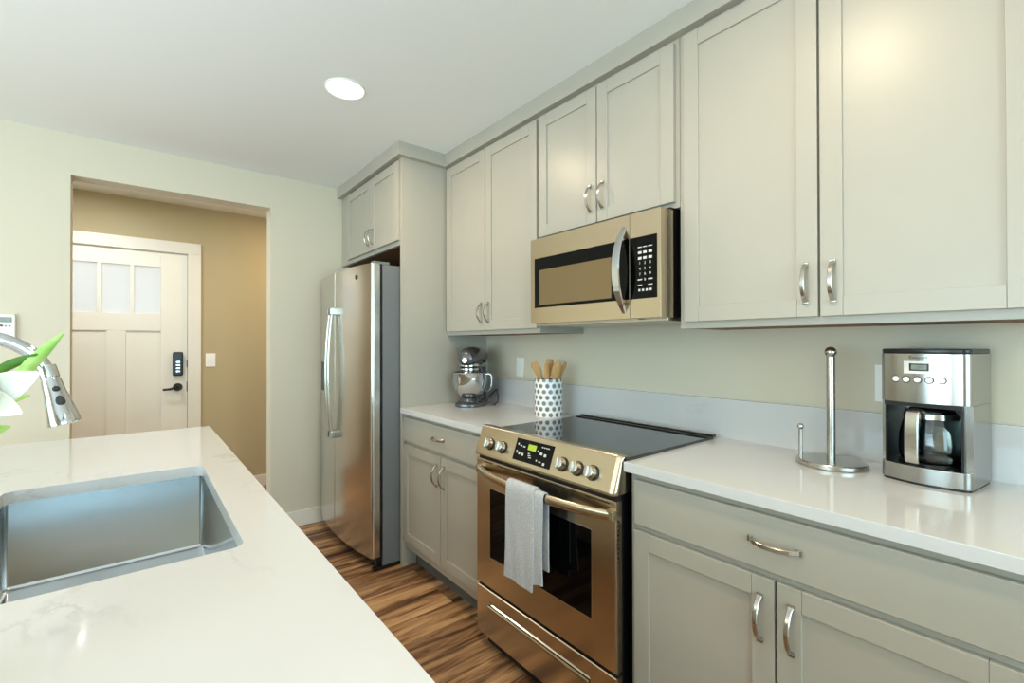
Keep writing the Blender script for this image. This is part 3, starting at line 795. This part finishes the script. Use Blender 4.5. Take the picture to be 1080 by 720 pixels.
# towel over the handle
def towel():
    t = thing('dish_towel', 'folded light grey dish towel hanging over the oven door handle', 'towel', (1.06, 1.25, .6))
    def sheet(y0, y1, zf, zb, off, seed):
        rnd = random.Random(seed); ph = rnd.random()*6
        m = M(); t_ = .0045
        prof = []
        hx = X0-.064; r = .0205 + off
        for k in range(14): prof.append((hx - r*0.62-.002, zf + (HZ-zf)*k/14))
        for k in range(9):
            a = PI - PI*k/8; prof.append((hx + r*.62*math.cos(a)-(.002 if k < 4 else -.002 if k > 4 else 0), HZ + r*math.sin(a)))
        for k in range(1, 11): prof.append((hx + r*0.62+.002, HZ - (HZ-zb)*k/10))
        n = 16; loopsA = []
        for j in range(n+1):
            s = j/n; lp = []; 
            for i, (x, z) in enumerate(prof):
                hang = max(0, (HZ-z)/.3) * (1 if i < 18 else .3)
                wv = .0045*math.sin(s*7.0+ph+z*6)*hang + .006*hang*(s-.4)**2
                flare = 1 + .03*hang
                y = y0 + (y1-y0)*((s-.5)*flare+.5) + .004*math.sin(z*17+ph)*hang
                zz = z + (.010*math.sin(s*3+ph) + .018*(s-.5))*hang*(1 if i < 14 else 0)
                lp.append((x - (abs(wv)+.002*hang if i < 18 else -.0), y, zz))
            loopsA.append(lp)
        m.rings(loopsA, False, False)
        bmesh.ops.solidify(m.bm, geom=list(m.bm.faces), thickness=t_)
        bmesh.ops.recalc_face_normals(m.bm, faces=m.bm.faces)
        return m
    obj('front_fold', sheet(1.345, 1.195, .425, .56, .010, 3), m_towel, t, angle=70)
    obj('back_fold', sheet(1.325, 1.152, .452, .50, .002, 5), m_towel, t, angle=70)
towel()

# ------------------------------------------------------------------ microwave
t = thing('microwave', 'stainless steel over-the-range microwave with black glass door below short cabinet', 'microwave', (1.55, 1.24, 1.365))
MY0, MY1, MZ0, MZ1 = .902, 1.572, 1.372, 1.748
obj('case', M().box(1.455, XW, MY0+.006, 1.615, MZ0+.004, 1.762, .003), m_black, t)
obj('grease_filter', M().box(1.44, XW-.03, MY0+.01, 1.60, MZ0-.012, MZ0+.004, .003).box(1.42, 1.50, 1.02, 1.5, MZ0-.004, MZ0+.004), m_nickel, t)
m = M(); F0, F1 = 1.383, 1.458; SP = 1.030
WZ0, WZ1 = 1.440, 1.660
frame_plate(m, F0, F1, SP+.001, MY1, MZ0, MZ1, SP+.0014, 1.546, WZ0, WZ1, .0004)
md = obj('microwave_door', m, m_wsteel, t)
gl = obj('door_glass', M().box(F0-.001, F1-.01, SP+.0015, 1.546, WZ0, WZ1, .0012), m_blackgl, md)
m_inner = mat('tan_reflection_screen', (140, 120, 90), 0.10, 0.75); rough_noise(m_inner, .08, .12, 6, (1, 1, 1))  # tan reflection of the room put into the screen colour
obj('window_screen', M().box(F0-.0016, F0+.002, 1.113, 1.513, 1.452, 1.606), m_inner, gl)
m = M(); frame_plate(m, F0, F1, MY0, SP-.001, MZ0, MZ1, .916, SP-.0014, WZ0, WZ1, .0004)
cp2 = obj('control_panel', m, m_wsteel, t)
kp = obj('keypad', M().box(F0-.001, F1-.01, .916, SP-.0015, WZ0, WZ1, .0012), m_blackgl, cp2)
m = M(); EX, EY = (0, -1, 0), (0, 0, 1); xs = F0-.0013
cols = (.986, .965, .943)
for y in cols:
    m.box(xs-.0002, xs+.0004, y-.008, y+.008, 1.6205, 1.6235)
    for z in (1.603, 1.583): m.box(xs-.0002, xs+.0004, y-.007, y+.007, z-.0045, z+.0045)
for i, ch in enumerate('123456789'):
    text_on(m, ch, .013, (xs, cols[i % 3], 1.565-.0195*(i//3)), EX, EY)
text_on(m, '0', .013, (xs, cols[1], 1.5065), EX, EY)
for y in (cols[0], cols[2]):
    m.box(xs-.0002, xs+.0004, y-.009, y+.009, 1.505, 1.509); m.box(xs-.0002, xs+.0004, y-.009, y+.009, 1.486, 1.489)
for k in range(4): m.box(xs-.0002, xs+.0004, .938+.0155*k, .946+.0155*k, 1.466, 1.474)
obj('keypad_print', m, m_print, kp)
m = M(); pts = []; n = 22
for k in range(n+1):
    s = -1+2*k/n; pts.append((F0 + .004 - .052*(1-abs(s)**2.2), 1.056, (1.393+1.705)/2 + s*(1.705-1.393)/2))
m.strap(pts, (0, 1, 0), [.018 + .017*(1-abs(-1+2*k/n)**3) for k in range(n+1)], .012)
obj('door_handle', m, m_chrome, md)

# ------------------------------------------------------------------ coffee maker
def coffee_maker():
    t = thing('coffee_maker', 'stainless steel drip coffee maker with glass carafe on right countertop', 'coffee maker', (1.578, .262, CT), math.radians(-97))
    w, d = .092, .178
    def outline(k=1.0, bow=.014, r=.020, ins=0.0):
        p = []; a0 = w-ins; y0 = ins; y1 = d-ins
        for a in range(180, 271, 15): q = math.radians(a); p.append((-a0+r+r*math.cos(q), y0+r+r*math.sin(q)))
        for k_ in range(1, 12):
            x = -a0+r+(2*a0-2*r)*k_/12; p.append((x, y0 - bow*(1-(x/(a0-r))**2)))
        for a in range(270, 361, 15): q = math.radians(a); p.append((a0-r+r*math.cos(q), y0+r+r*math.sin(q)))
        p += [(a0, y1-.012), (a0-.012, y1), (-a0+.012, y1), (-a0, y1-.012)]
        return p
    def pr(z0, z1, **k): return [(x, y, z0) for x, y in outline(**k)], (0, 0, z1-z0)
    obj('base', M().prism(*pr(.006, .047), bev=.0015), m_cmsteel, t, world=False, angle=30)
    obj('foot_pad', M().prism(*pr(0, .007, ins=.003)), m_black, t, world=False)
    hs = obj('housing', M().prism(*pr(.211, .340), bev=.0015), m_cmsteel, t, world=False, angle=30)
    obj('lid', M().prism(*pr(.340, .352, ins=.001), bev=.003), m_black, t, world=False)
    # C-shaped back and sides
    m = M().box(-w, -w+.010, .020, d-.012, .047, .211).box(w-.016, w, .018, d-.012, .047, .211).box(-w+.008, w-.008, d-.03, d, .047, .211)
    obj('side_panel', m, m_cmsteel, t, world=False)
    m = M().box(-w+.010, w-.016, d-.035, d-.03, .047, .211).box(-w+.009, -w+.013, .012, d-.04, .047, .211).box(w-.020, w-.015, .010, d-.04, .047, .211)
    m.box(-w+.010, w-.016, .004, d-.04, .200, .2115).cyl((-.005, .075, .2), (-.005, .075, .185), .03, .022, 24)
    obj('brew_recess', m, m_black, t, world=False)
    obj('added_recess_reflector', M().box(-w+.013, w-.020, d-.037, d-.0355, .05, .195), m_nickel, t, world=False)  # bright sheet added to reflect light through the carafe
    obj('hot_plate', M().cyl((-.005, .078, .046), (-.005, .078, .051), .068, .066, 36), m_black, t, world=False)
    # front details on the bowed face
    def fy(x): return -.014*(1-(x/(w-.020))**2) if abs(x) < w-.02 else 0
    def patch(m, x0, x1, z0, z1, d0, d1):
        n = 6; L_ = []
        for k in range(n+1):
            x = x0+(x1-x0)*k/n; y = fy(x)
            L_.append([(x, y-d0, z0), (x, y-d1, z0), (x, y-d1, z1), (x, y-d0, z1)])
        m.rings(L_)
        return m
    bz = obj('display_bezel', patch(M(), -.034, .030, .288, .320, -.001, .0015), m_white, hs, world=False)
    obj('display_frame', patch(M(), -.022, .018, .295, .314, .001, .0022), m_black, hs, world=False)
    obj('display_screen', patch(M(), -.018, .014, .298, .311, .0015, .0026), m_lcd, hs, world=False)
    for k in range(5):
        x = -.052+.0235*k; z = .272
        b = obj('button', M().cyl((x, fy(x)+.001, z), (x, fy(x)-.0040, z), .0075, .0068, 20), m_white, hs, world=False)
        b['label'] = 'round white push button'
        obj('button_ring', M().cyl((x, fy(x)+.001, z), (x, fy(x)-.0012, z), .0092, n=20), m_black, b, world=False)
    m = M(); text_on(m, 'Cuisinart', .0105, (-.004, fy(0)-.0004, .3295), (1, 0, 0), (0, 0, 1))
    obj('front_lettering', m, m_greyprint, hs, world=False)
    # carafe: a thing of its own, standing on the hot plate
    R = Matrix.Rotation(math.radians(-97), 4, 'Z'); o = Vector((1.578, .262, CT)) + R @ Vector((-.002, .076, .0512))
    c = thing('glass_carafe', 'clear glass carafe with steel handle inside the coffee maker', 'carafe', o, math.radians(-97))
    prof = [(0, .004), (.050, .004), (.056, .006), (.0605, .014), (.0615, .030), (.060, .060), (.055, .085), (.048, .105), (.046, .112), (.0485, .118),
            (.0505, .118), (.048, .112), (.050, .105), (.057, .085), (.0625, .060), (.064, .030), (.063, .013), (.058, .002), (.050, 0), (0, 0)]
    kr, kz = 1.09, 1.16
    obj('jug', M().lathe([(a_*kr, b_*kz) for a_, b_ in prof], n=44), m_glass, c, world=False, angle=60)
    obj('lid', M().lathe([(a_*kr, b_*kz) for a_, b_ in [(0, .122), (.02, .124), (.042, .121), (.046, .116), (.045, .108), (0, .108)]], n=36), m_black, c, world=False)
    obj('collar', M().lathe([(a_*kr, b_*kz) for a_, b_ in [(.0512, .1005), (.0545, .1005), (.0530, .112), (.0500, .112), (.0512, .1005)]], n=40), m_steel, c, world=False)
    a = Vector((-.14, -1, 0)).normalized()
    sd = Vector((0, 0, 1)).cross(a)
    pts = [Vector((p_.x*1.03, p_.y*1.03, p_.z*kz)) for p_ in (a*.050+Vector((0, 0, .114)), a*.070+Vector((0, 0, .122)), a*.088+Vector((0, 0, .118)), a*.095+Vector((0, 0, .100)), a*.097+Vector((0, 0, .06)), a*.097+Vector((0, 0, .018)), a*.094+Vector((0, 0, .006)))]
    sp = smooth_pts(pts, 4)
    obj('handle', M().strap(sp, sd, [.024 + .006*min(1, k/12) for k in range(len(sp))], .007), m_steel, c, world=False)
    sp2 = [p - a*.008 for p in sp[8:]]
    obj('handle_grip', M().strap(sp2, sd, .022, .010), m_black, c, world=False)
coffee_maker()

# ------------------------------------------------------------------ paper towel holder
t = thing('paper_towel_holder', 'empty brushed steel paper towel holder on right countertop left of coffee maker', 'paper towel holder', (1.63, .48, CT))
obj('base_plate', M().lathe([(0, 0), (.088, 0), (.091, .003), (.091, .013), (.089, .0155), (.084, .0165), (0, .0165)], n=56), m_nickel, t, world=False)
obj('center_post', M().lathe([(.0115, .016), (.0115, .325), (.0105, .328)], n=28), m_nickel, t, world=False)
obj('ball_finial', M().ball((0, 0, .340), .0165, 24), m_nickel, t, world=False)
m = M().cyl((-.020, .076, .016), (-.020, .076, .100), .0055, n=16); obj('side_post', m, m_nickel, t, world=False)
obj('side_knob', M().ball((-.020, .076, .108), .0092, 18), m_nickel, t, world=False)

# ------------------------------------------------------------------ stand mixer
def mixer():
    t = thing('stand_mixer', 'dark grey stand mixer with steel bowl on left countertop', 'stand mixer', (1.575, 2.325, CT), math.radians(-52))
    # foot plate
    m = M()
    def oval(wf, wr, yf, yr, z, n=40):
        p = []
        for k in range(n):
            a = 2*PI*k/n; s = math.sin(a); c_ = math.cos(a)
            y = (yf+yr)/2 + (yr-yf)/2*s; wv = wr + (wf-wr)*(1-s)/2
            p.append((wv*(abs(c_)**.7)*(1 if c_ > 0 else -1), y, z))
        return p
    m.rings([oval(.100, .080, -.145, .165, 0), oval(.102, .082, -.147, .167, .006), oval(.100, .080, -.144, .165, .017), oval(.088, .070, -.125, .155, .024), oval(.074, .062, -.10, .14, .030)])
    m.lathe([(.070, .028), (.062, .034), (.056, .048), (.055, .050), (0, .050)], (0, -.045, 0), 32)
    obj('foot', m, m_mixer, t, world=False, angle=50)
    m = M()
    m.rings([oval(.055, .055, .050, .165, .024), oval(.048, .050, .062, .162, .06), oval(.042, .046, .075, .158, .12), oval(.042, .048, .078, .158, .18), oval(.046, .052, .070, .158, .225)])
    obj('column', m, m_mixer, t, world=False, angle=60)
    m = M(); L_ = []; n = 28
    for y, rx, rz, zc in ((-.142, .008, .008, .270), (-.140, .026, .026, .271), (-.130, .045, .044, .273), (-.11, .058, .058, .276), (-.07, .066, .066, .280), (0, .068, .068, .282), (.08, .066, .067, .281), (.14, .058, .060, .278), (.17, .044, .047, .275), (.182, .022, .024, .273), (.184, .006, .006, .272)):
        L_.append([(rx*math.cos(2*PI*k/n), y, zc + .010 + rz*.86*math.sin(2*PI*k/n)) for k in range(n)])
    m.rings(L_)
    hd = obj('motor_head', m, m_mixer, t, world=False, angle=60)
    m = M(); L2 = []
    for k_ in range(2):
        for y, g in ((-.131, 1.012), (.165, 1.0)): pass
    # bright band around the head and the chrome hub cap at the front
    obj('hub_cap', M().cyl((0, -.139, .272), (0, -.148, .272), .017, .015, 24, .002), m_nickel, hd, world=False)
    m = M().lathe([(.030, .252), (.056, .252), (.058, .247), (.058, .236), (.054, .233), (.054, .225), (.057, .223), (.057, .214), (.046, .205), (.046, .200), (0, .200)], (0, -.06, 0), 36)
    obj('beater_hub', m, m_chrome, hd, world=False)
    obj('hub_band', M().lathe([(.0540, .2245), (.0552, .2245), (.0552, .2335), (.0540, .2335)], (0, -.06, 0), 36), m_black, hd, world=False)
    obj('beater_shaft', M().cyl((0, -.06, .2), (0, -.06, .10), .009).cyl((0, -.06, .202), (0, -.06, .185), .036, .030, 28), m_mixer, hd, world=False)
    obj('speed_knob', M().cyl((.064, -.005, .262), (.082, -.005, .262), .008, .0075, 16, .001), m_black, hd, world=False)
    bw = obj('bowl', M().lathe([(0, .052), (.048, .052), (.056, .056), (.076, .075), (.094, .105), (.101, .135), (.1035, .165), (.104, .195), (.107, .199), (.106, .2005), (.102, .199), (.1015, .165), (.099, .135), (.092, .107), (.074, .078), (.054, .059), (0, .056)], (0, -.045, 0), 48), m_chrome, t, world=False, angle=50)
    a = Vector((1, -.12, 0)).normalized(); c0 = Vector((0, -.045, 0))
    sp = smooth_pts([c0+a*.103+Vector((0, 0, .188)), c0+a*.125+Vector((0, 0, .192)), c0+a*.140+Vector((0, 0, .180)), c0+a*.142+Vector((0, 0, .14)), c0+a*.132+Vector((0, 0, .105)), c0+a*.112+Vector((0, 0, .088)), c0+a*.094+Vector((0, 0, .10))], 5)
    obj('bowl_handle', M().strap(sp, Vector((0, 0, 1)).cross(a), .026, .005), m_chrome, bw, world=False)
    sp = smooth_pts([(.06, .13, .03), (.09, .14, .06), (.12, .11, .085), (.14, .07, .06), (.145, .04, .016), (.13, .015, .0045), (.145, -.02, .0034)], 6)
    obj('power_cord', M().tube(sp, .0032, 8), m_black, t, world=False)
mixer()

# ------------------------------------------------------------------ utensil crock and wooden utensils
CX, CY = 1.625, 1.712
t = tag(obj('utensil_crock', M().lathe([(0, 0), (.068, 0), (.0705, .003), (.0705, .188), (.069, .1905), (.066, .1905), (.0645, .188), (.0645, .008), (0, .006)], n=56), m_crock), 'white utensil crock with grey dots on left countertop beside cooktop', 'crock')
t.location = (CX, CY, CT)
def utensil(name, label, foot, dirn, ln, kind, roll):
    """foot: local xy of the lower end in the crock, dirn: tilt"""
    d = Vector(dirn).normalized(); p0 = Vector((CX+foot[0], CY+foot[1], CT+.012))
    f = Vector((-.69, -.72, 0)); f = Matrix.Rotation(math.radians(roll), 3, 'Z') @ f
    sd = d.cross(f).normalized()
    r = thing(name, label, 'utensil', p0, group='wooden utensils in the crock')
    hw = .055 if kind != 'thin' else .02
    L1 = ln - .085
    obj('handle', M().tube([p0 + d*L1*k/6 for k in range(7)], [.0055, .006, .006, .006, .006, .006, .007], 10), m_wood, r)
    m = M(); pts = []; ww = []
    n = 10
    for k in range(n+1):
        s = k/n; pts.append(p0 + d*(L1-.012 + s*.097))
        if kind == 'spoon': ww.append(.012 + .036*math.sin(PI*min(1, .12+s*.86))**.7)
        elif kind == 'spatula': ww.append(.014 + .026*min(1, s*2.2) - (.012*(s-.85)/.15 if s > .85 else 0))
        else: ww.append(.012 + .014*math.sin(PI*min(1, .1+s*.8)))
    m.strap(pts, sd, ww, .0065)
    obj('blade' if kind != 'spoon' else 'spoon_bowl', m, m_wood, r, angle=50)
def tilt(side, fwd):
    return (.777*side - .629*fwd, -.629*side - .777*fwd, 1)
utensil('wooden_spatula', 'wooden spatula leaning left in the dotted crock', (.037, -.030), tilt(-.47, .02), .290, 'spatula', 0)
utensil('wooden_fork', 'narrow wooden utensil upright in the dotted crock between spatula and spoon', (-.016, -.024), tilt(-.07, .03), .256, 'thin', 5)
utensil('wooden_turner', 'darker wooden turner just behind the spoon in the dotted crock', (-.001, .027), tilt(.11, -.10), .280, 'spatula', 10)
utensil('wooden_spoon', 'wooden spoon with oval head at the front of the dotted crock', (-.030, .0), tilt(.27, .06), .280, 'spoon', 0)
utensil('wooden_stick', 'thin wooden stick leaning right in the dotted crock', (-.014, .016), tilt(.42, -.02), .285, 'thin', 40)

# ------------------------------------------------------------------ lilies in a vase at the left edge
VX, VY = -.235, .74
t = tag(obj('flower_vase', M().lathe([(0, 0), (.045, 0), (.05, .004), (.056, .05), (.05, .11), (.036, .15), (.034, .17), (.04, .182), (.037, .182), (.031, .170), (.033, .15), (.046, .11), (.051, .05), (.046, .010), (0, .008)], n=40), m_vase), 'white vase of lilies standing on island countertop beside the sink', 'vase')
t.location = (VX, VY, CT)
def blade(m, base, tip, side, w, sag, curl, n=10, k=6, th=.0012):
    """petal or leaf: cupped tapering surface with thickness"""
    base, tip = Vector(base), Vector(tip); d = tip-base; side = (Vector(side) - d.normalized()*Vector(side).dot(d.normalized())).normalized()
    nr = d.normalized().cross(side)
    loops = []
    for i in range(n+1):
        s = i/n; wd = w*(math.sin(PI*(.06+.92*s))**.8)
        c = base + d*s + nr*sag*math.sin(PI*s) - nr*curl*s*s
        loops.append([c + side*wd*q + nr*(wd*.45*(abs(q)**1.6)) for q in [(-1+2*j/k) for j in range(k+1)]])
    b2 = M(); b2.rings(loops, False, False)
    bmesh.ops.solidify(b2.bm, geom=list(b2.bm.faces), thickness=th)
    m.merge(b2.bm)
def lily(label, head, face, R, nleaf, leaves):
    r = thing('white_lily', label, 'flower', (VX, VY, CT+.02), group='white lilies')
    head = Vector(head); f = Vector(face).normalized()
    sp = smooth_pts([(VX, VY, CT+.02), (VX+.004, VY+.004, CT+.16), tuple(head + Vector((-.035, -.01, -.05))), tuple(head - f*.02)], 6)
    obj('stem', M().tube(sp, .0032, 8), m_dleaf, r)
    e1 = f.orthogonal().normalized(); e2 = f.cross(e1)
    for k in range(6):
        a = 2*PI*k/6 + .75; rd = e1*math.cos(a) + e2*math.sin(a); big = 1.0 if k % 2 == 0 else .82
        m = M(); blade(m, head - f*.02, head + rd*R*big + f*R*(.50), f.cross(rd), .019*big*R/.07, .012, -.022)
        obj('petal', m, m_petal, r, angle=80)
    m = M()
    for k in range(5):
        a = 2*PI*k/5; rd = e1*math.cos(a) + e2*math.sin(a)
        p = head + f*.045 + rd*.014
        m.tube([head, head + f*.025 + rd*.007, p], .0009, 6); 
        m.ball(p, .0032, 8, (1, 1, 1.6))
    obj('stamen', m, m_pollen, r)
    for b, tp, sd, wd, mt in leaves:
        m = M(); blade(m, b, tp, sd, wd, .010, .0)
        obj('leaf', m, mt, r, angle=80)
def behind(p, k): return (p[0]*k, p[1]*k, 1.28+(p[2]-1.28)*k)
lily('white lily at the left edge, nearest the faucet spray head', (-.150, .85, 1.214), (.12, -.90, .10), .070, 2, [
    (behind((-.134, .86, 1.212), 1.09), behind((-.078, .866, 1.296), 1.09), (.6, .2, -.4), .0078, m_leaf),
    (behind((-.150, .87, 1.238), 1.08), behind((-.104, .878, 1.268), 1.08), (.5, .2, -.7), .0060, m_dleaf),
    (behind((-.165, .84, 1.184), 1.05), behind((-.106, .838, 1.216), 1.05), (.1, .3, .7), .0090, m_leaf)])
lily('white lily above the vase, just left of the photo edge', (-.250, .80, 1.25), (.25, -.75, .5), .065, 1, [
    ((-.20, .82, 1.150), (-.124, .845, 1.178), (.1, .3, .7), .012, m_leaf)])
